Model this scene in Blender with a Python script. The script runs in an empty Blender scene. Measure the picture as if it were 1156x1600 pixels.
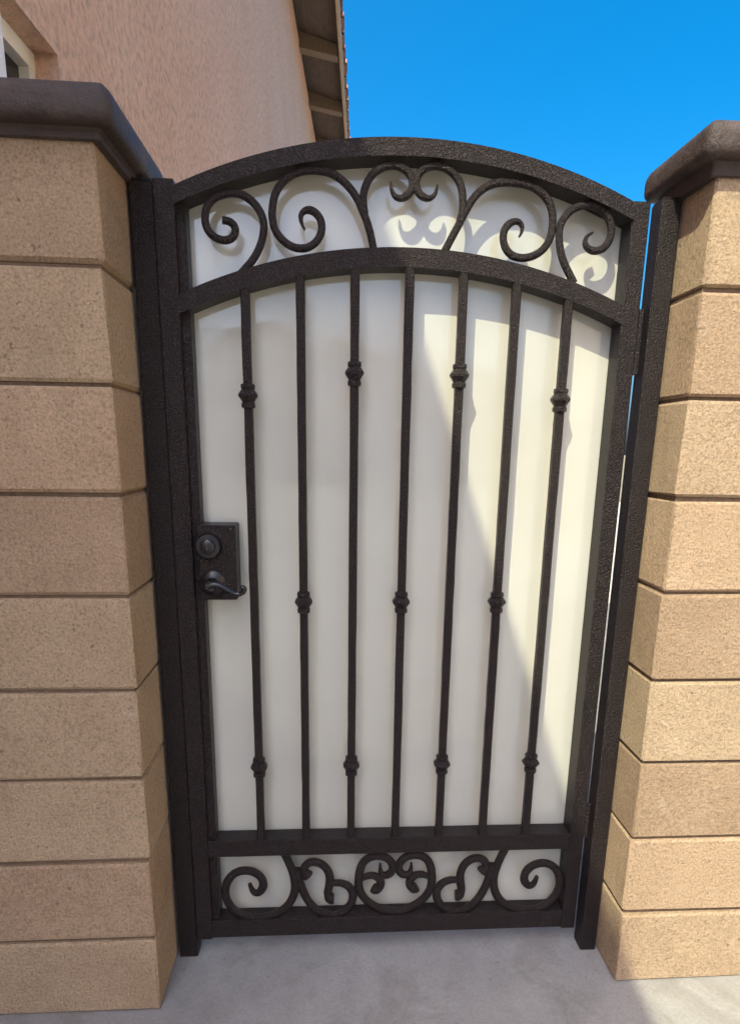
import bpy, bmesh, math, random
from mathutils import Vector, Matrix
random.seed(7)
sc = bpy.context.scene
col = sc.collection

# ------------------------------------------------------------------ camera
cam_data = bpy.data.cameras.new('camera')
cam = bpy.data.objects.new('camera', cam_data); col.objects.link(cam); sc.camera = cam
CAM = Vector((-0.0746, -1.4453, 1.3138))
yaw, pit, rol = 0.06249, -0.23838, 0.01496
fw = Vector((math.sin(yaw)*math.cos(pit), math.cos(yaw)*math.cos(pit), math.sin(pit)))
rt = Vector((math.cos(yaw), -math.sin(yaw), 0)); up = rt.cross(fw)
rt2 = rt*math.cos(rol) + up*math.sin(rol); up2 = up*math.cos(rol) - rt*math.sin(rol)
m = Matrix((rt2, up2, -fw)).transposed().to_4x4(); m.translation = CAM
cam.matrix_world = m
cam_data.sensor_width = 36; cam_data.sensor_fit = 'AUTO'
cam_data.lens = 987.23/1600*36
cam_data.shift_x = -(579.3-578)/1600; cam_data.shift_y = (940.07-800)/1600
cam_data.clip_start = 0.05; cam_data.clip_end = 600

# ------------------------------------------------------------------ sky, sun, exposure
SUN = Vector((0.41, 0.68, -1.0)).normalized()          # direction the light travels
world = bpy.data.worlds.new('World'); sc.world = world; world.use_nodes = True
wn = world.node_tree.nodes; wl = world.node_tree.links
sky = wn.new('ShaderNodeTexSky'); sky.sky_type = 'NISHITA'; sky.sun_disc = False
sky.sun_elevation = math.asin(-SUN.z)
sky.sun_rotation = math.atan2(-SUN.x, -SUN.y)
sky.air_density = 0.75; sky.dust_density = 5.5; sky.ozone_density = 5.0
hs = wn.new('ShaderNodeHueSaturation'); hs.inputs['Saturation'].default_value = 1.48; hs.inputs['Hue'].default_value = 0.487
wl.new(sky.outputs[0], hs.inputs['Color']); wl.new(hs.outputs[0], wn['Background'].inputs[0]); wn['Background'].inputs[1].default_value = 0.15
sun_data = bpy.data.lights.new('sun', 'SUN'); sun_data.energy = 2.4; sun_data.angle = math.radians(0.3)
sun_data.color = (1.0, 0.97, 0.68)
sun = bpy.data.objects.new('sun', sun_data); col.objects.link(sun)
sun.rotation_euler = SUN.to_track_quat('-Z', 'Y').to_euler(); sun.location = (-4, -8, 12)
vs = sc.view_settings; vs.view_transform = 'Standard'; vs.look = 'None'; vs.gamma = 1; vs.use_curve_mapping = False
vs.exposure = 1.27

# ------------------------------------------------------------------ materials
def new_mat(name, base, rough=0.7, spec=0.5):
    mt = bpy.data.materials.new(name); mt.use_nodes = True
    b = mt.node_tree.nodes['Principled BSDF']
    b.inputs['Base Color'].default_value = (*base, 1); b.inputs['Roughness'].default_value = rough
    b.inputs['Specular IOR Level'].default_value = spec
    return mt, mt.node_tree.nodes, mt.node_tree.links, b
def coords(n, l, scale=(1, 1, 1), kind='Object', obj_rand=False):
    tc = n.new('ShaderNodeTexCoord'); mp = n.new('ShaderNodeMapping'); mp.inputs['Scale'].default_value = scale
    l.new(tc.outputs[kind], mp.inputs[0])
    if obj_rand:
        oi = n.new('ShaderNodeObjectInfo'); mu = n.new('ShaderNodeMath'); mu.operation = 'MULTIPLY'; mu.inputs[1].default_value = 37
        l.new(oi.outputs['Random'], mu.inputs[0]); l.new(mu.outputs[0], mp.inputs['Location'])
    return mp.outputs[0]
def noise(n, l, vec, scale, detail=6, rough=0.6, dist=0):
    t = n.new('ShaderNodeTexNoise'); t.inputs['Scale'].default_value = scale; t.inputs['Detail'].default_value = detail
    t.inputs['Roughness'].default_value = rough; t.inputs['Distortion'].default_value = dist
    l.new(vec, t.inputs['Vector']); return t.outputs['Fac']
def ramp(n, l, fac, stops):
    r = n.new('ShaderNodeValToRGB'); el = r.color_ramp.elements
    while len(el) < len(stops): el.new(0.5)
    for e, (p, c) in zip(el, stops): e.position = p; e.color = (*c, 1) if len(c) == 3 else c
    l.new(fac, r.inputs[0]); return r.outputs[0]
def mix(n, l, fac, a, b, mode='MIX'):
    x = n.new('ShaderNodeMix'); x.data_type = 'RGBA'; x.blend_type = mode
    if isinstance(fac, float): x.inputs[0].default_value = fac
    else: l.new(fac, x.inputs[0])
    for i, v in ((6, a), (7, b)):
        if isinstance(v, tuple): x.inputs[i].default_value = (*v, 1)
        else: l.new(v, x.inputs[i])
    return x.outputs[2]
def bump(n, l, b, h, strength, dist, prev=None):
    bn = n.new('ShaderNodeBump'); bn.inputs['Strength'].default_value = strength; bn.inputs['Distance'].default_value = dist
    l.new(h, bn.inputs['Height'])
    if prev: l.new(prev, bn.inputs['Normal'])
    l.new(bn.outputs[0], b.inputs['Normal']); return bn.outputs[0]
def madd(n, l, a, k, b):
    x = n.new('ShaderNodeMath'); x.operation = 'MULTIPLY_ADD'; l.new(a, x.inputs[0]); x.inputs[1].default_value = k
    if isinstance(b, float): x.inputs[2].default_value = b
    else: l.new(b, x.inputs[2])
    return x.outputs[0]
def greys(v): return (v, v, v)
M = {}
def block_mat():
    mt, n, l, b = new_mat('tan_concrete_block', (.4, .3, .2), .92, .2)
    v = coords(n, l, obj_rand=True)
    big = noise(n, l, v, 5, 4); fine = noise(n, l, v, 185, 6, .75); pit = noise(n, l, v, 92, 5, .72)
    c = ramp(n, l, big, [(.3, (.565, .42, .285)), (.7, (.685, .525, .365))])
    sp = ramp(n, l, fine, [(.34, greys(.52)), (.5, greys(.96)), (.68, greys(1.22))])
    c = mix(n, l, .85, c, sp, 'MULTIPLY')
    oi = n.new('ShaderNodeObjectInfo')
    tint = ramp(n, l, oi.outputs['Random'], [(0, (.78, .74, .72)), (.35, (1, .95, .92)), (.65, (.92, .92, .90)), (1, (1.10, 1.06, 1.0))])
    c = mix(n, l, 1.0, c, tint, 'MULTIPLY')
    st = noise(n, l, coords(n, l, (3, 3, 1.2), 'Object', True), 3.4, 5, .65)
    c = mix(n, l, ramp(n, l, st, [(.58, greys(0)), (.78, greys(.45))]), c, (.30, .225, .15))
    po = noise(n, l, v, 70, 2, .5)
    c = mix(n, l, ramp(n, l, po, [(.25, greys(.6)), (.31, greys(0))]), c, (.16, .11, .08))
    ef = noise(n, l, v, 8, 7, .75, .4)
    c = mix(n, l, ramp(n, l, ef, [(.60, greys(0)), (.74, greys(.4))]), c, (.72, .64, .53))
    l.new(c, b.inputs['Base Color'])
    p1 = bump(n, l, b, pit, 1.0, .012); bump(n, l, b, fine, .8, .006, p1)
    return mt
M['block'] = block_mat()
def mortar_mat():
    mt, n, l, b = new_mat('mortar', (.3, .22, .16), .95, .1)
    v = coords(n, l); f = noise(n, l, v, 90, 5)
    l.new(ramp(n, l, f, [(.3, (.13, .09, .064)), (.7, (.21, .15, .105))]), b.inputs['Base Color']); bump(n, l, b, f, .6, .004)
    return mt
M['mortar'] = mortar_mat()
def stucco_mat():
    mt, n, l, b = new_mat('pink_beige_stucco', (.5, .37, .29), .95, .15)
    v = coords(n, l); g = noise(n, l, v, 34, 6, .7); g2 = noise(n, l, v, 110, 4, .6); big = noise(n, l, v, 1.6, 7, .7)
    c = ramp(n, l, big, [(.3, (.80, .515, .37)), (.7, (.88, .60, .45))])
    c = mix(n, l, .8, c, ramp(n, l, g, [(.34, greys(.58)), (.52, greys(.98)), (.7, greys(1.12))]), 'MULTIPLY')
    l.new(c, b.inputs['Base Color'])
    p = bump(n, l, b, g, 1.0, .018); bump(n, l, b, g2, .6, .007, p)
    return mt
M['stucco'] = stucco_mat()
def tan_stucco_mat():
    mt, n, l, b = new_mat('tan_stucco', (.6, .45, .3), .95, .15)
    v = coords(n, l); g = noise(n, l, v, 55, 5, .65); big = noise(n, l, v, 1.3, 5, .6)
    l.new(ramp(n, l, big, [(.3, (.80, .63, .44)), (.7, (.86, .69, .50))]), b.inputs['Base Color']); bump(n, l, b, g, .7, .012)
    return mt
M['tan_stucco'] = tan_stucco_mat()
def cap_mat():
    mt, n, l, b = new_mat('brown_painted_cap', (.1, .07, .06), .55, .4)
    v = coords(n, l); g = noise(n, l, v, 9, 8, .72); f = noise(n, l, v, 85, 5, .7)
    l.new(ramp(n, l, g, [(.3, (.030, .021, .019)), (.5, (.055, .039, .035)), (.72, (.105, .078, .07))]), b.inputs['Base Color'])
    l.new(ramp(n, l, g, [(.3, greys(.45)), (.75, greys(.75))]), b.inputs['Roughness'])
    p = bump(n, l, b, g, .4, .012); bump(n, l, b, f, .8, .005, p)
    return mt
M['cap'] = cap_mat()
def iron_mat():
    mt, n, l, b = new_mat('hammered_bronze_black_paint', (.03, .025, .027), .4, .28)
    v = coords(n, l); f = noise(n, l, v, 290, 3, .6); g = noise(n, l, v, 24, 5)
    c = ramp(n, l, g, [(.3, (.007, .0042, .0042)), (.7, (.0125, .0078, .0076))])
    c = mix(n, l, ramp(n, l, f, [(.53, greys(0)), (.66, greys(.8))]), c, (.066, .049, .050))
    l.new(c, b.inputs['Base Color'])
    l.new(ramp(n, l, f, [(.3, greys(.42)), (.7, greys(.25))]), b.inputs['Roughness'])
    bump(n, l, b, f, .9, .006)
    return mt
M['iron'] = iron_mat()
def hardware_mat():
    mt, n, l, b = new_mat('satin_black_hardware', (.008, .007, .009), .3, .5)
    v = coords(n, l); g = noise(n, l, v, 60, 4)
    l.new(ramp(n, l, g, [(.3, greys(.22)), (.7, greys(.38))]), b.inputs['Roughness'])
    l.new(ramp(n, l, g, [(.3, (.006, .005, .007)), (.75, (.014, .012, .014))]), b.inputs['Base Color'])
    return mt
M['hardware'] = hardware_mat()
def panel_mat():
    mt, n, l, b = new_mat('white_polycarbonate', (.7, .68, .62), .045, 1.0)
    v = coords(n, l); g = noise(n, l, v, 2.5, 5, .6)
    l.new(ramp(n, l, g, [(.3, (.455, .45, .395)), (.7, (.51, .505, .45))]), b.inputs['Base Color'])
    run = noise(n, l, coords(n, l, (38, 38, 1.3)), 1.0, 6, .7)
    c = ramp(n, l, g, [(.3, (.455, .45, .395)), (.7, (.51, .505, .45))])
    c = mix(n, l, ramp(n, l, run, [(.55, greys(0)), (.8, greys(.09))]), c, (.36, .33, .27))
    l.new(c, b.inputs['Base Color'])
    sm = noise(n, l, v, 7, 6, .7, .5); l.new(ramp(n, l, sm, [(.42, greys(.03)), (.62, greys(.22))]), b.inputs['Roughness'])
    w = noise(n, l, v, 3.0, 2, .5); bump(n, l, b, w, .06, .01)
    return mt
M['panel'] = panel_mat()
def concrete_mat():
    mt, n, l, b = new_mat('grey_concrete', (.4, .4, .4), .9, .25)
    v = coords(n, l); big = noise(n, l, v, 1.6, 6, .65); f = noise(n, l, v, 130, 5, .65); mid = noise(n, l, v, 9, 6, .7)
    c = ramp(n, l, big, [(.3, (.22, .216, .212)), (.7, (.35, .345, .335))])
    c = mix(n, l, .6, c, ramp(n, l, mid, [(.35, greys(.78)), (.65, greys(1.05))]), 'MULTIPLY')
    c = mix(n, l, .5, c, ramp(n, l, f, [(.35, greys(.75)), (.6, greys(1.05))]), 'MULTIPLY')
    st = noise(n, l, v, 3.2, 8, .75, .6)
    c = mix(n, l, ramp(n, l, st, [(.52, greys(0)), (.60, greys(.35)), (.75, greys(.55))]), c, (.17, .155, .14))
    sp = noise(n, l, v, 60, 3, .5); c = mix(n, l, ramp(n, l, sp, [(.70, greys(0)), (.74, greys(.6))]), c, (.10, .09, .08))
    l.new(c, b.inputs['Base Color']); p = bump(n, l, b, mid, .15, .01); bump(n, l, b, f, .35, .003, p)
    return mt
M['concrete'] = concrete_mat()
def earth_mat():
    mt, n, l, b = new_mat('dry_ground', (.25, .2, .15), .95, .1)
    v = coords(n, l); g = noise(n, l, v, .35, 8, .7)
    l.new(ramp(n, l, g, [(.3, (.17, .14, .10)), (.7, (.34, .28, .2))]), b.inputs['Base Color'])
    return mt
M['earth'] = earth_mat()
def gravel_mat():
    mt, n, l, b = new_mat('pale_gravel', (.6, .55, .48), .95, .2)
    v = coords(n, l); t = n.new('ShaderNodeTexVoronoi'); t.inputs['Scale'].default_value = 45; l.new(v, t.inputs['Vector'])
    l.new(ramp(n, l, t.outputs['Color'], [(.1, (.55, .50, .43)), (.9, (.74, .69, .61))]), b.inputs['Base Color']); bump(n, l, b, t.outputs['Distance'], .8, .02)
    return mt
M['gravel'] = gravel_mat()
def wood_mat():
    mt, n, l, b = new_mat('dark_brown_eave_wood', (.07, .05, .04), .8, .3)
    v = coords(n, l, (8, 1, 8)); g = noise(n, l, v, 6, 5)
    l.new(ramp(n, l, g, [(.3, (.10, .075, .06)), (.7, (.17, .13, .105))]), b.inputs['Base Color'])
    return mt
M['wood'] = wood_mat()
def fascia_mat():
    mt, n, l, b = new_mat('tan_painted_fascia', (.45, .34, .2), .7, .3)
    v = coords(n, l); g = noise(n, l, v, 8, 5)
    l.new(ramp(n, l, g, [(.3, (.40, .30, .18)), (.7, (.50, .39, .25))]), b.inputs['Base Color'])
    return mt
M['fascia'] = fascia_mat()
def rafter_mat():
    mt, n, l, b = new_mat('brown_painted_rafter', (.2, .15, .1), .7, .3)
    v = coords(n, l, (8, 8, 1)); g = noise(n, l, v, 6, 5)
    l.new(ramp(n, l, g, [(.3, (.19, .145, .10)), (.7, (.26, .20, .14))]), b.inputs['Base Color'])
    return mt
M['rafter'] = rafter_mat()
def tile_mat():
    mt, n, l, b = new_mat('clay_roof_tile', (.4, .22, .17), .85, .3)
    v = coords(n, l, obj_rand=True); g = noise(n, l, v, 7, 6)
    c = ramp(n, l, g, [(.3, (.30, .15, .12)), (.7, (.50, .31, .24))])
    oi = n.new('ShaderNodeObjectInfo')
    c = mix(n, l, 1.0, c, ramp(n, l, oi.outputs['Random'], [(0, (.75, .7, .7)), (1, (1.1, 1.05, 1.0))]), 'MULTIPLY')
    l.new(c, b.inputs['Base Color']); bump(n, l, b, g, .3, .01)
    return mt
M['tile'] = tile_mat()
def white_mat():
    mt, n, l, b = new_mat('white_vinyl', (.78, .77, .74), .45, .5)
    v = coords(n, l); g = noise(n, l, v, 20, 4)
    l.new(ramp(n, l, g, [(.3, (.74, .73, .70)), (.7, (.80, .79, .77))]), b.inputs['Base Color'])
    return mt
M['white'] = white_mat()
def glass_mat():
    mt, n, l, b = new_mat('dark_window_glass', (.012, .014, .016), .04, .6)
    v = coords(n, l); g = noise(n, l, v, 3, 2)
    bump(n, l, b, g, .03, .01)
    return mt
M['glass'] = glass_mat()

# ------------------------------------------------------------------ helpers
def tag(o, label=None, cat=None, group=None, kind=None):
    if label: o['label'] = label
    if cat: o['category'] = cat
    if group: o['group'] = group
    if kind: o['kind'] = kind
    return o
def empty(name, loc, rz=0):
    o = bpy.data.objects.new(name, None); col.objects.link(o); o.location = loc; o.rotation_euler.z = rz
    o.empty_display_size = .1; return o
def add_obj(name, data, mat, parent=None, off=None):
    if data.materials.__len__() == 0: data.materials.append(M[mat])
    o = bpy.data.objects.new(name, data); col.objects.link(o)
    if parent: o.parent = parent
    if off: o.location = off
    return o
def finish(name, bm, mat, parent=None, smooth=False, off=None):
    bmesh.ops.recalc_face_normals(bm, faces=bm.faces[:])
    me = bpy.data.meshes.new(name); bm.to_mesh(me); bm.free()
    if smooth:
        me.polygons.foreach_set('use_smooth', [True]*len(me.polygons))
        me.set_sharp_from_angle(angle=math.radians(38))
    return add_obj(name, me, mat, parent, off)
def box(bm, x0, x1, y0, y1, z0, z1, bev=0):
    b2 = bmesh.new() if bev else bm
    vs_ = [b2.verts.new((x, y, z)) for x in (x0, x1) for y in (y0, y1) for z in (z0, z1)]
    for f in ((0,1,3,2),(4,6,7,5),(0,4,5,1),(2,3,7,6),(0,2,6,4),(1,5,7,3)): b2.faces.new([vs_[i] for i in f])
    if bev:
        bmesh.ops.bevel(b2, geom=b2.edges[:], offset=bev, segments=1, affect='EDGES')
        tmp = bpy.data.meshes.new('t'); b2.to_mesh(tmp); b2.free(); bm.from_mesh(tmp); bpy.data.meshes.remove(tmp)
def box_obj(name, mat, parent, *a, bev=0.0):
    bm = bmesh.new(); box(bm, *a, bev=bev); return finish(name, bm, mat, parent)
def prism(bm, outline, y0, y1):
    """outline in x,z extruded along y"""
    a = [bm.verts.new((x, y0, z)) for x, z in outline]; b = [bm.verts.new((x, y1, z)) for x, z in outline]
    bm.faces.new(a); bm.faces.new(b[::-1])
    k = len(outline)
    for i in range(k): bm.faces.new((a[i], b[i], b[(i+1) % k], a[(i+1) % k]))
def strip(bm, top, bot, y0, y1):
    """a band between two x,z polylines, extruded along y"""
    q = []
    for t, b in zip(top, bot):
        q.append([bm.verts.new((t[0], y0, t[1])), bm.verts.new((t[0], y1, t[1])), bm.verts.new((b[0], y1, b[1])), bm.verts.new((b[0], y0, b[1]))])
    for i in range(len(q)-1):
        for j in range(4): bm.faces.new((q[i][j], q[i][(j+1) % 4], q[i+1][(j+1) % 4], q[i+1][j]))
    bm.faces.new(q[0]); bm.faces.new(q[-1][::-1])
def lathe(bm, c, prof, seg=12, axis='z', rot=0.0):
    rings = []
    for r, h in prof:
        ring = []
        for i in range(seg):
            a = 2*math.pi*i/seg + rot
            if axis == 'z': p = (c[0]+r*math.cos(a), c[1]+r*math.sin(a), c[2]+h)
            else: p = (c[0]+r*math.cos(a), c[1]+h, c[2]+r*math.sin(a))
            ring.append(bm.verts.new(p))
        rings.append(ring)
    for a, b in zip(rings, rings[1:]):
        for i in range(seg): bm.faces.new((a[i], a[(i+1) % seg], b[(i+1) % seg], b[i]))
    bm.faces.new(rings[0]); bm.faces.new(rings[-1])
def smooth_line(pts, sub=5, relax=2):
    P = [Vector(p) for p in pts]
    for _ in range(relax):
        Q = P[:]
        for i in range(1, len(P)-1): Q[i] = P[i]*.7 + (P[i-1]+P[i+1])*.15
        P = [p + (p-q)*.55 for p, q in zip(Q, [Q[0]] + [Q[i]*.7 + (Q[i-1]+Q[i+1])*.15 for i in range(1, len(Q)-1)] + [Q[-1]])]
    out = []
    for i in range(len(P)-1):
        p0 = P[max(i-1, 0)]; p1 = P[i]; p2 = P[i+1]; p3 = P[min(i+2, len(P)-1)]
        for k in range(sub):
            t = k/sub
            out.append(.5*((2*p1) + (p2-p0)*t + (2*p0-5*p1+4*p2-p3)*t*t + (3*p1-p0-3*p2+p3)*t**3))
    out.append(P[-1]); return out
NS = 10
SEC = [(math.cos(2*math.pi*k/NS), math.sin(2*math.pi*k/NS)) for k in range(NS)]
def forged_bar(bm, pts, w=.0080, d=.0085, y=-.010, tip0=1.0, tip1=1.0, bulb0=0.0, bulb1=0.0):
    """flat bar bent in the gate's plane; tips taper or end in a hammered bulb"""
    P = smooth_line(pts); n_ = len(P); rings = []
    L = [0]
    for i in range(1, n_): L.append(L[-1] + (P[i]-P[i-1]).length)
    for i in range(n_):
        t = (P[min(i+1, n_-1)] - P[max(i-1, 0)]).normalized(); nn = Vector((-t.y, t.x))
        e0 = L[i]; e1 = L[-1]-L[i]; k = 1.0
        if e0 < .05: k *= tip0 + (1-tip0)*e0/.05
        if e1 < .05: k *= tip1 + (1-tip1)*e1/.05
        if bulb0: k *= 1 + bulb0*math.exp(-((e0-.006)/.009)**2)
        if bulb1: k *= 1 + bulb1*math.exp(-((e1-.006)/.009)**2)
        dk = .55+.45*min(k, 1.2)
        rings.append([bm.verts.new((P[i].x + nn.x*w*k*a, y + d*dk*b, P[i].y + nn.y*w*k*a)) for a, b in SEC])
    for a, b in zip(rings, rings[1:]):
        for i in range(NS): bm.faces.new((a[i], a[(i+1) % NS], b[(i+1) % NS], b[i]))
    bm.faces.new(rings[0]); bm.faces.new(rings[-1])

# ------------------------------------------------------------------ setting: ground
bm = bmesh.new(); S = 250
bm.faces.new([bm.verts.new(p) for p in ((-S, -S, -.02), (S, -S, -.02), (S, S, -.02), (-S, S, -.02))])
tag(finish('ground', bm, 'earth'), kind='structure')
slab = empty('concrete_driveway', (0, 0, 0)); tag(slab, kind='structure')
for i, x0 in enumerate((-7.2, -4.2, -1.2, 1.8, 4.8)):            # poured bays with open joints
    for j, (y0, y1) in enumerate(((-20.4, -16.4), (-16.4, -12.4), (-12.4, -8.4), (-8.4, -4.4), (-4.4, 0.35))):
        box_obj('concrete_bay', 'concrete', slab, x0+.004, x0+2.996, y0+.004, y1-.004, -.12, random.uniform(-.001, .001), bev=.006)
path = empty('side_path', (0, 0, 0)); tag(path, kind='structure')
for j in range(6):
    box_obj('concrete_bay', 'concrete', path, -.9, 2.4, .354+j*2.5, .346+(j+1)*2.5, -.12, -.004+random.uniform(-.001, .001), bev=.006)

bm = bmesh.new(); box(bm, 2.41, 9.5, .36, 15.3, -.1, -.006)  # pale yard added to bounce sunlight up onto the house wall
tag(finish('gravel_bounce_yard', bm, 'gravel'), kind='structure')

# ------------------------------------------------------------------ block walls
H = .203; ZTOP = 1.832
def chipped_block(w, d, h, seed):
    rnd = random.Random(seed); bm = bmesh.new(); box(bm, -w/2, w/2, -d/2, d/2, 0, h, bev=.005)
    for v in bm.verts: v.co += Vector((rnd.uniform(-1, 1), rnd.uniform(-1, 1), rnd.uniform(-1, 1)))*.0021
    bmesh.ops.recalc_face_normals(bm, faces=bm.faces[:])
    me = bpy.data.meshes.new('block'); bm.to_mesh(me); bm.free(); me.materials.append(M['block']); return me
def outline(x0, x1, y0, y1, o, r):
    pts = []
    for cx, cy, a0 in ((x1, y1, 0), (x0, y1, 90), (x0, y0, 180), (x1, y0, 270)):
        sx = 1 if cx == x1 else -1; sy = 1 if cy == y1 else -1
        for k in range(5):
            a = math.radians(a0 + k*22.5)
            pts.append((cx + sx*(o-r) + r*math.cos(a), cy + sy*(o-r) + r*math.sin(a)))
    return pts
CAPP = [(-.02, 1.817), (.0065, 1.8175), (.0085, 1.819), (.0085, 1.829), (.011, 1.831), (.013, 1.834), (.026, 1.8345), (.033, 1.837),
        (.037, 1.843), (.0385, 1.851), (.0385, 1.869), (.037, 1.879), (.033, 1.8875), (.026, 1.893), (.016, 1.8955)]
def block_wall(label, x_end, side, y0, thick, cols, dz=0.0):
    root = empty('block_wall', (x_end, y0+thick/2, 0)); tag(root, label, 'wall')
    W = .400; x_far = x_end + side*W*cols
    xa, xb = min(x_end, x_far), max(x_end, x_far)
    lx = lambda x: x - x_end
    core = box_obj('mortar', 'mortar', root, lx(xa)+.011, lx(xb)-.011, -thick/2+.011, thick/2-.011, -.05, 1.815)
    variants = [chipped_block(W-.009, thick, H-.0082, k) for k in range(7)]
    tops = [chipped_block(W-.009, thick, ZTOP-8*H-.005, 20+k) for k in range(3)]
    for c in range(cols):
        for k in range(9):
            me = random.choice(tops if k == 8 else variants)
            o = add_obj('block', me, 'block', root, (side*(W*(c+.5)) + random.uniform(-.0015, .0015), random.uniform(-.002, .002), k*H + (.001 if k == 0 else .0045)))
            o.rotation_euler = (random.uniform(-.002, .002), random.uniform(-.003, .003), random.uniform(-.004, .004))
    bm = bmesh.new(); rings = []
    for i_, (o_, z) in enumerate(CAPP): rings.append([bm.verts.new((x - x_end, y - y0 - thick/2, z + dz*(i_ > 3))) for x, y in outline(xa, xb, y0, y0+thick, o_, .022 if o_ > .03 else .008)])
    k = len(rings[0])
    for a, b in zip(rings, rings[1:]):
        for i in range(k): bm.faces.new((a[i], a[(i+1) % k], b[(i+1) % k], b[i]))
    bm.faces.new(rings[0][::-1]); bm.faces.new(rings[-1])
    for v in bm.verts: v.co.z += .0015*math.sin(v.co.x*23+v.co.y*11)
    finish('cap', bm, 'cap', root, smooth=True)
    return root
XL, XR = -.4785, .639
block_wall('tan block wall left of the gate, in shade, with dark brown rounded cap', XL, -1, -.183, .300, 1)
block_wall('tan block wall right of the gate, in full sun, with brown rounded cap', XR, 1, -.145, .185, 8, .007)

# ------------------------------------------------------------------ house on the left
TH = math.radians(3)
house = empty('house', (-.847, .05, 0), -TH)
tag(house, 'two storey beige stucco house rising behind the left wall, tiled eave against the sky', 'house')
ZS = 5.94; OV = .47; SL = .27
def wing(xw, s0, s1, depth, raft0, opening=None, shadow_edge_gutter=False):
    bm = bmesh.new()
    if opening:
        a, b_, z0, z1 = opening; rec = .065
        box(bm, xw-depth, xw, s0, a, 0, ZS); box(bm, xw-depth, xw, b_, s1, 0, ZS)
        box(bm, xw-depth, xw, a, b_, 0, z0); box(bm, xw-depth, xw, a, b_, z1, ZS)
        box(bm, xw-depth, xw-rec-.06, a, b_, z0, z1)
    else: box(bm, xw-depth, xw, s0, s1, 0, ZS)
    finish('wall', bm, 'stucco', house)
    xe = xw+OV; z_e = ZS - OV*SL
    # sheathing slab up to the ridge
    bm = bmesh.new(); xr = xw-depth/2
    a0, a1 = s0-.35, s1+.35
    pr = [(xe, z_e+.10), (xr, z_e+.10+(xe-xr)*SL), (xr, z_e+.16+(xe-xr)*SL), (xe, z_e+.16)]
    prism(bm, pr, a0, a1)
    pl = [(2*xr-x, z) for x, z in pr]; prism(bm, pl[::-1], a0, a1)
    roof = finish('roof', bm, 'wood', house)
    # gable infill
    bm = bmesh.new(); prism(bm, [(xw-.01, ZS-.002), (xr, z_e+.09+(xe-xr)*SL), (xw-depth+.01, ZS-.002)], s0+.02, s1-.02); finish('gable', bm, 'stucco', house)
    # frieze board where the wall meets the eave
    # rafter tails
    bm = bmesh.new(); rs = raft0
    me = None
    s = raft0 - math.floor((raft0-a0)/1.28)*1.28
    while s < a1:
        if me is None:
            prism(bm, [(xw-.05, ZS-.06), (xe-.02, z_e-.03), (xe-.02, z_e+.095), (xw-.05, ZS+.11)], -.065, .065)
            o = finish('rafter_tail', bm, 'rafter', house); me = o.data; o.location.y = s
        else: add_obj('rafter_tail', me, 'rafter', house, (0, s, 0))
        s += 1.28
    box_obj('fascia', 'fascia', house, xe, xe+.03, a0, a1, z_e-.02, z_e+.165)
    if shadow_edge_gutter:  # unseen trough added so the eave casts a straight shadow edge
        bm = bmesh.new(); g0 = xe+.031; zz = z_e+.04
        prism(bm, [(g0, zz), (g0+.09, zz), (g0+.125, zz+.05), (g0+.129, zz+.13), (g0+.122, zz+.13), (g0+.118, zz+.053), (g0+.086, zz+.006), (g0, zz+.006)], a0, a1)
        finish('shadow_edge_gutter', bm, 'white', house)
    # eave course of barrel tiles
    bm = bmesh.new(); R = .125; n_ = 9; prof = []
    for i in range(n_):
        a = math.pi*i/(n_-1); prof.append((R*math.cos(a), .085*math.sin(a)))
    rows = []
    for x, dz in ((xe+.065, 0), (xe-.45, .47*SL+.035)):
        rows.append(([bm.verts.new((x, p, z_e+.155+dz+q)) for p, q in prof], [bm.verts.new((x, p*.86, z_e+.155+dz+q*.8-.008)) for p, q in prof]))
    for i in range(n_-1):
        bm.faces.new((rows[0][0][i], rows[0][0][i+1], rows[1][0][i+1], rows[1][0][i]))
        bm.faces.new((rows[0][1][i+1], rows[0][1][i], rows[1][1][i], rows[1][1][i+1]))
        bm.faces.new((rows[0][0][i+1], rows[0][0][i], rows[0][1][i], rows[0][1][i+1]))
    o = finish('tile', bm, 'tile', roof); s = a0+.13; o.location.y = s; s += .29
    while s < a1-.1:
        c = add_obj('tile', o.data, 'tile', roof, (random.uniform(-.012, .012), s, random.uniform(-.004, .004))); s += .29
    # the pan tiles between them and the field above, too far back to be seen from below
    bm = bmesh.new()
    for sg in (1, -1):
        q = [(xe+.05, z_e+.164), (xr-.0, z_e+.164+(xe+.05-xr)*SL), (xr, z_e+.20+(xe+.05-xr)*SL), (xe+.05, z_e+.195)]
        if sg < 0: q = [(2*xr-x, z) for x, z in q][::-1]
        prism(bm, q, a0, a1)
    finish('pan_tile_bed', bm, 'tile', roof)
W0, W1, WZ0, WZ1 = .19, .567, 1.15, 2.337
wing(0.0, 0.0, 14.0, 7.0, 7.35, (W0, W1, WZ0, WZ1))
wing(-1.316, -4.9, -.02, 7.0, -4.2, shadow_edge_gutter=True)
win = empty('window', (0, 0, 0)); win.parent = house
fx = -.065
bm = bmesh.new()
box(bm, fx-.05, fx, W0, W0+.035, WZ0, WZ1); box(bm, fx-.05, fx, W1-.035, W1, WZ0, WZ1)
box(bm, fx-.05, fx+.002, W0+.001, W1-.001, WZ1-.045, WZ1-.001); box(bm, fx-.05, fx+.002, W0+.001, W1-.001, WZ0+.001, WZ0+.045)
finish('frame', bm, 'white', win)
box_obj('pane', 'glass', win, fx-.035, fx-.028, W0+.03, W1-.03, WZ0+.04, WZ1-.04)
box_obj('sill', 'stucco', win, -.05, .03, W0-.03, W1+.03, WZ0-.05, WZ0-.002, bev=.006)
bm = bmesh.new(); box(bm, .012, .062, .108, .158, .12, 5.6, bev=.008)
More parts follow.
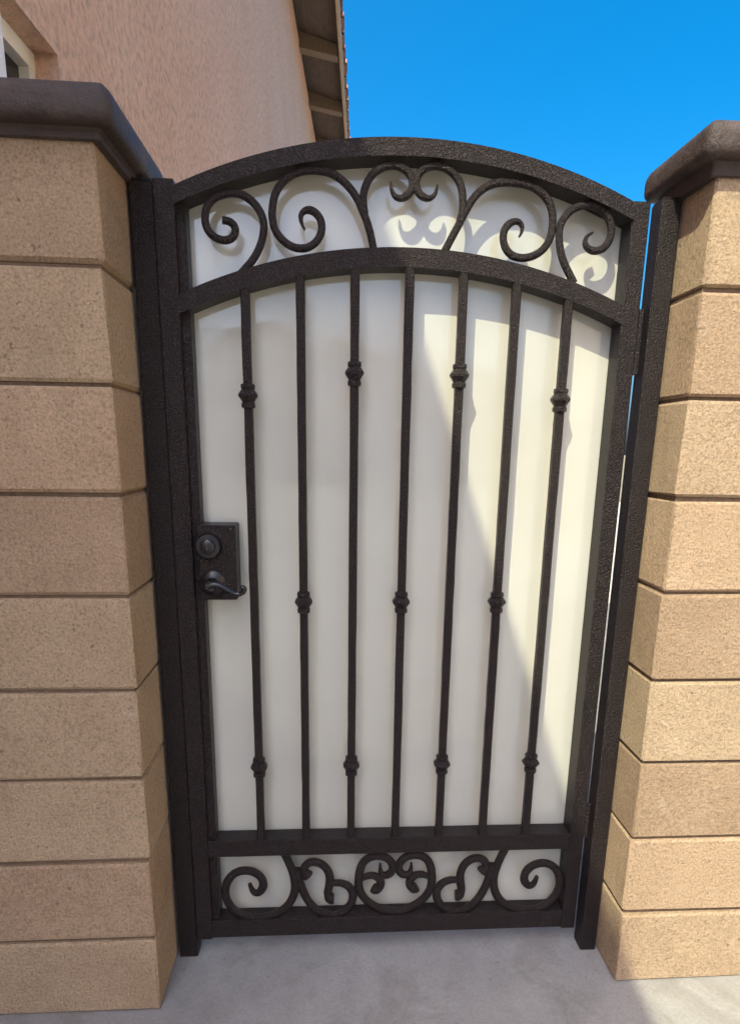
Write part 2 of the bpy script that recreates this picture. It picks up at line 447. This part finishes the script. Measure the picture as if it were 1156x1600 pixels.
for z in (.6, 2.9, 5.0): box(bm, -.0, .066, .102, .164, z, z+.03)
finish('downspout', bm, 'white', house)

# ------------------------------------------------------------------ unseen neighbour's house right of the frame, added to bounce warm light
nb = empty('neighbour_fill_house', (3.6, -3.4, 0))
tag(nb, 'unseen sunlit tan stucco house added right of the driveway for warm bounce light', 'house')
box_obj('wall', 'tan_stucco', nb, 0, 6, -6.4, 6.4, 0, 5.3)
bm = bmesh.new()
prism(bm, [(-.45, 5.2), (3, 6.2), (6.45, 5.2), (6.45, 5.36), (3, 6.38), (-.45, 5.36)], -6.8, 6.8); finish('roof', bm, 'tile', nb)
for s in (-4.6, -1.2, 2.4):
    f = box_obj('window', 'white', nb, -.03, -.002, s-.65, s+.65, 3.3, 4.5)
    box_obj('pane', 'glass', f, -.036, -.031, s-.57, s-.03, 3.38, 4.42); box_obj('pane', 'glass', f, -.036, -.031, s+.03, s+.57, 3.38, 4.42)

# ------------------------------------------------------------------ house across the street, seen only as a reflection in the panel
ac = empty('street_house', (-2.0, -27, 0))
tag(ac, 'house across the street, faintly mirrored in the glossy white gate panel', 'house')
box_obj('wall', 'stucco', ac, -9, 9, -8, 0, 0, 4.2)
bm = bmesh.new(); prism(bm, [(-9.5, 4.1), (0, 6.3), (9.5, 4.1), (9.5, 4.3), (0, 6.5), (-9.5, 4.3)], -8.4, .5); finish('roof', bm, 'tile', ac)
bm = bmesh.new(); prism(bm, [(-8.9, 4.19), (8.9, 4.19), (0, 6.28)], -7.9, -.02); finish('gable', bm, 'stucco', ac)
gd = box_obj('garage_door', 'white', ac, 2.2, 7.4, .002, .05, 0, 2.3)
for k in range(4): box_obj('door_panel', 'white', gd, 2.3, 7.3, .051, .07, .06+k*.56, .54+k*.56)
for x in (-6.2, -2.2):
    f = box_obj('window', 'white', ac, x-.9, x+.9, .002, .05, 1.0, 2.3); box_obj('pane', 'glass', f, x-.82, x+.82, .051, .056, 1.08, 2.22)

# ------------------------------------------------------------------ gate posts
def post(label, x0, x1, y0, y1, z1):
    r = empty('gate_post', ((x0+x1)/2, (y0+y1)/2, 0)); tag(r, label, 'gate post')
    w = (x1-x0)/2; d = (y1-y0)/2
    box_obj('tube', 'iron', r, -w, w, -d, d, -.05, z1-.004, bev=.0025)
    box_obj('top_plate', 'iron', r, -w+.002, w-.002, -d+.002, d-.002, z1-.005, z1, bev=.0015)
    return r
pL = post('black iron latch post fixed to the shaded left wall', XL+.003, -.4290, -.0175, .03, 1.825)
box_obj('gate_stop', 'iron', pL, .0215, .0450, .0285, .0340, .06, 1.79)
pR = post('dark bronze hinge post fixed to the sunlit right wall', .5955, XR-.0015, -.040, .0075, 1.82)

# ------------------------------------------------------------------ the gate
gate = empty('gate', (0, 0, 0))
tag(gate, 'arched dark wrought iron gate with scrolls and white backing panel', 'gate')
CX = .0815; RO = 1.144; CZ1 = 1.912-RO; CZ2 = 1.716-RO
def arc(x, R, cz): return cz + math.sqrt(R*R - (x-CX)**2)
SL0, SL1, SR0, SR1 = -.4285, -.388, .545, .5815
def stile(x0, x1, z1):
    bm = bmesh.new()
    prism(bm, [(x0, .054), (x1, .054), (x1, z1), (x0, z1)], -.020, .033)
    bmesh.ops.bevel(bm, geom=[e for e in bm.edges if abs((e.verts[0].co-e.verts[1].co).z) > .5], offset=.002, segments=1, affect='EDGES')
    return finish('stile', bm, 'iron', gate)
stile(SL0, SL1, 1.8235); stile(SR0, SR1, 1.816)
bm = bmesh.new(); prism(bm, [(SL1, .07), (-.369, .07), (-.369, arc(-.369, RO-.02, CZ1)), (SL1, arc(SL1, RO-.02, CZ1))], -.006, .0300); finish('inner_flat', bm, 'iron', gate)
def arched(name, x0, x1, cz, th, y0, y1):
    bm = bmesh.new(); n_ = 40
    xs = [x0 + (x1-x0)*i/n_ for i in range(n_+1)]
    strip(bm, [(x, arc(x, RO, cz)) for x in xs], [(x, arc(x, RO, cz)-th) for x in xs], y0, y1)
    bmesh.ops.bevel(bm, geom=[e for e in bm.edges if abs((e.verts[0].co-e.verts[1].co).y) < 1e-5 and len(e.link_faces) == 2 and e.calc_face_angle(0) > 1], offset=.002, segments=1, affect='EDGES')
    return finish(name, bm, 'iron', gate)
arched('arch_rail', SL1-.003, SR0+.003, CZ1, .0325, -.0225, .0345)
arched('upper_rail', SL1-.002, SR0+.002, CZ2, .037, -.0180, .0315)
box_obj('lower_rail', 'iron', gate, SL1-.001, SR0+.001, -.0180, .0315, .296, .342, bev=.002)
box_obj('bottom_rail', 'iron', gate, SL1-.001, SR0+.001, -.0180, .0315, .055, .106, bev=.002)
# backing panel
bm = bmesh.new(); xs = [-.40+(.56+.40)*i/40 for i in range(41)]
strip(bm, [(x, arc(x, RO, CZ1)-.012) for x in xs], [(x, .062) for x in xs], .0355, .0405)
finish('backing_panel', bm, 'panel', gate)
# balusters and their knuckles
ups = {0: 1.420, 2: 1.470, 4: 1.470, 6: 1.424}
KN = [(.0085, -.026), (.0135, -.0245), (.0140, -.017), (.0118, -.0135), (.0150, -.008), (.0190, -.0025), (.0195, .0015), (.0160, .007), (.0125, .0115), (.0142, .0145), (.0138, .021), (.0085, .0235)]
for i in range(7):
    x = .0865+(i-3)*.1138
    bm = bmesh.new(); z1 = arc(x, RO, CZ2)-.030; n_ = 26
    top = .338; rings = []
    for k in range(n_+1):
        z = top+(z1-top)*k/n_; jx = random.uniform(-.0003, .0003); w = .0094+random.uniform(-.0003, .0003)
        rings.append([bm.verts.new((x+jx+a*w, -.008+b*w, z)) for a, b in ((1, .7), (.7, 1), (-.7, 1), (-1, .7), (-1, -.7), (-.7, -1), (.7, -1), (1, -.7))])
    for a, b in zip(rings, rings[1:]):
        for j in range(8): bm.faces.new((a[j], a[(j+1) % 8], b[(j+1) % 8], b[j]))
    bm.faces.new(rings[0]); bm.faces.new(rings[-1])
    bar = finish('baluster', bm, 'iron', gate)
    for z in ((ups[i], .544) if i % 2 == 0 else (.964,)):
        bm = bmesh.new(); lathe(bm, (x, -.008, z), [(r_*1.12, h_*1.05) for r_, h_ in KN], 8, 'z', math.pi/8); finish('knuckle', bm, 'iron', bar)
# scrolls, measured off the gate
SCR = {
'a': [(-0.296, 1.757), (-0.2852, 1.7567), (-0.2739, 1.7507), (-0.2696, 1.7396), (-0.2756, 1.7253), (-0.2913, 1.7191), (-0.3098, 1.7228), (-0.324, 1.7336), (-0.331, 1.7489), (-0.3309, 1.767), (-0.3248, 1.7839), (-0.3127, 1.7967), (-0.2957, 1.8035), (-0.2756, 1.8077), (-0.2558, 1.8056), (-0.2377, 1.7952), (-0.2227, 1.7804), (-0.2146, 1.7625), (-0.2127, 1.7457), (-0.2172, 1.7229), (-0.2264, 1.7026), (-0.2378, 1.685), (-0.2508, 1.6716)],
'b': [(-0.1313, 1.7451), (-0.1386, 1.7593), (-0.1395, 1.7726), (-0.1288, 1.7816), (-0.114, 1.7811), (-0.0992, 1.7683), (-0.095, 1.7511), (-0.0994, 1.7336), (-0.1123, 1.7177), (-0.1317, 1.7093), (-0.1552, 1.7105), (-0.1763, 1.7234), (-0.1929, 1.7422), (-0.1967, 1.765), (-0.1951, 1.7878), (-0.1894, 1.8106), (-0.1765, 1.8279), (-0.1574, 1.8434), (-0.1344, 1.8517), (-0.1093, 1.853), (-0.0842, 1.8517), (-0.0632, 1.8431), (-0.0399, 1.8253), (-0.0249, 1.8069), (-0.014, 1.7845), (-0.003, 1.7618), (0.0038, 1.7408), (0.0096, 1.7156)],
'c': [(0.0429, 1.8366), (0.0452, 1.8206), (0.0526, 1.8101), (0.0668, 1.8079), (0.0808, 1.8165), (0.0885, 1.8311), (0.0871, 1.8453), (0.0776, 1.8574), (0.0633, 1.8666), (0.0452, 1.8686), (0.0252, 1.8643), (0.0074, 1.8531), (-0.0044, 1.8367), (-0.0122, 1.8168), (-0.013, 1.7989), (-0.0087, 1.7791)],
'd': [(0.1381, 1.8347), (0.1357, 1.8184), (0.1238, 1.809), (0.1094, 1.8121), (0.0969, 1.8225), (0.0934, 1.8367), (0.096, 1.8492), (0.1057, 1.862), (0.1216, 1.8696), (0.1398, 1.8703), (0.1582, 1.8657), (0.175, 1.8539), (0.1859, 1.8382), (0.1909, 1.8204), (0.1921, 1.8022), (0.1915, 1.785), (0.187, 1.769)],
'e': [(0.314, 1.7465), (0.3188, 1.7564), (0.3192, 1.7672), (0.3086, 1.7757), (0.2955, 1.7733), (0.283, 1.7631), (0.2785, 1.7473), (0.2832, 1.7257), (0.2976, 1.7103), (0.3203, 1.705), (0.3468, 1.7098), (0.3681, 1.7244), (0.3798, 1.7446), (0.3823, 1.7683), (0.3814, 1.7917), (0.3718, 1.8146), (0.3528, 1.8313), (0.33, 1.8429), (0.3015, 1.8456), (0.2731, 1.8465), (0.2475, 1.8409), (0.2265, 1.8287), (0.2101, 1.811), (0.1981, 1.7894), (0.1862, 1.7658), (0.1741, 1.744), (0.1609, 1.719)],
'f': [(0.4679, 1.7588), (0.4562, 1.7522), (0.4521, 1.7395), (0.4604, 1.7272), (0.4769, 1.723), (0.4942, 1.7282), (0.5052, 1.7428), (0.5087, 1.7601), (0.5059, 1.7772), (0.4962, 1.7939), (0.4791, 1.8056), (0.4575, 1.8103), (0.4384, 1.8088), (0.4199, 1.8006), (0.407, 1.7878), (0.3987, 1.7721), (0.3966, 1.7565), (0.3991, 1.7379), (0.4034, 1.7191), (0.4112, 1.7004), (0.4257, 1.6785)],
}
for i, (k, pts) in enumerate(SCR.items()):
    if k in 'abef': q1, q0 = Vector(pts[-1]), Vector(pts[-2]); pts = pts + [tuple(q1+(q1-q0).normalized()*.022)]
    bm = bmesh.new(); forged_bar(bm, pts, tip0=(.95 if k == 'a' else .3), y=-.0060-.0007*(i % 2), bulb0=0)
    finish('scroll', bm, 'iron', gate, smooth=True)
LOW = [
([(-0.2891, 0.2071), (-0.2817, 0.1801), (-0.2653, 0.1776), (-0.2516, 0.1983), (-0.2559, 0.2251), (-0.2765, 0.2447), (-0.3057, 0.2493), (-0.332, 0.2388), (-0.351, 0.2091), (-0.3541, 0.1709), (-0.3391, 0.1356), (-0.3103, 0.1092), (-0.2708, 0.1), (-0.2306, 0.1084), (-0.1969, 0.1307), (-0.1765, 0.1612), (-0.1692, 0.2034), (-0.1785, 0.2494), (-0.1985, 0.2985)], .45, 1.0, 0, 0),
([(-0.136, 0.2245), (-0.1491, 0.2371), (-0.1472, 0.256), (-0.1324, 0.2688), (-0.1094, 0.2662), (-0.0897, 0.2506), (-0.0798, 0.2236), (-0.0815, 0.1968), (-0.0882, 0.1738), (-0.0832, 0.1542), (-0.0698, 0.1557)], .9, .9, .7, .7),
([(-0.0782, 0.2025), (-0.0499, 0.2035), (-0.0298, 0.1913), (-0.0179, 0.1677), (-0.0227, 0.1365), (-0.0462, 0.1117), (-0.0765, 0.101), (-0.1101, 0.114), (-0.1367, 0.1443), (-0.153, 0.1836), (-0.1608, 0.2184), (-0.1654, 0.249)], .8, .8, 0, 0),
([(0.0502, 0.2579), (0.05, 0.2293), (0.0636, 0.2193), (0.0818, 0.2302), (0.0863, 0.253), (0.0691, 0.2763), (0.0457, 0.2826), (0.0226, 0.2795), (0.0029, 0.263), (-0.005, 0.229), (-0.0063, 0.1906), (0.0041, 0.1591), (0.028, 0.1348), (0.0623, 0.1139), (0.0947, 0.1088)], .25, 1, 0, 0),
([(0.0001, 0.2135), (0.0167, 0.2226), (0.0367, 0.2239), (0.0537, 0.208), (0.0541, 0.1887), (0.0425, 0.1774), (0.0323, 0.1855)], .7, .9, 0, .6),
]
for sg in (1, -1):
    for i, (pts, t0, t1, b0, b1) in enumerate(LOW):
        q = [(x if sg > 0 else 2*.0912-x, z) for x, z in pts]
        bm = bmesh.new(); forged_bar(bm, q, w=.0112, tip0=t0, tip1=t1, bulb0=b0, bulb1=b1, y=-.0060+.0006*(i % 3)+(.0003 if sg > 0 else 0))
        finish('scroll', bm, 'iron', gate, smooth=True)
# lock
lock = box_obj('lock_box', 'iron', gate, -.372, -.290, -.030, .0345, .973, 1.143, bev=.002)
bm = bmesh.new(); lathe(bm, (-.349, -.030, 1.097), [(.029, .002), (.029, -.006), (.026, -.012), (.017, -.013), (.016, -.020), (.013, -.022)], 24, 'y'); finish('deadbolt', bm, 'hardware', lock, smooth=True)
bm = bmesh.new(); lathe(bm, (-.343, -.030, 1.014), [(.029, .002), (.029, -.005), (.025, -.010), (.014, -.013), (.012, -.040), (.010, -.043)], 24, 'y'); finish('rose', bm, 'hardware', lock, smooth=True)
bm = bmesh.new(); forged_bar(bm, [(-.347, 1.0135), (-.335, 1.018), (-.318, 1.014), (-.302, 1.003), (-.288, .9945), (-.274, .9965), (-.2665, 1.005), (-.270, 1.0125), (-.2765, 1.0095)], w=.0068, d=.0065, y=-.070, tip0=1.2, tip1=.6, bulb1=.3); finish('lever_handle', bm, 'hardware', lock, smooth=True)
box_obj('key_slot', 'glass', lock, -.3505, -.3475, -.0535, -.0515, 1.0905, 1.1035)
for zz in (.983, 1.133):
    for xx in (-.300,):
        bm = bmesh.new(); lathe(bm, (xx, -.030, zz), [(.0042, .001), (.0042, -.0012), (.0025, -.002)], 10, 'y'); finish('screw', bm, 'hardware', lock)
for z0, z1 in ((1.478, 1.612), (.33, .425)):
    bm = bmesh.new(); lathe(bm, (.5885, -.012, 0), [(.0068, z0), (.0068, (z0+z1)/2-.001), (.0058, (z0+z1)/2), (.0068, (z0+z1)/2+.001), (.0068, z1)], 14, 'z'); finish('hinge', bm, 'iron', gate, smooth=True)
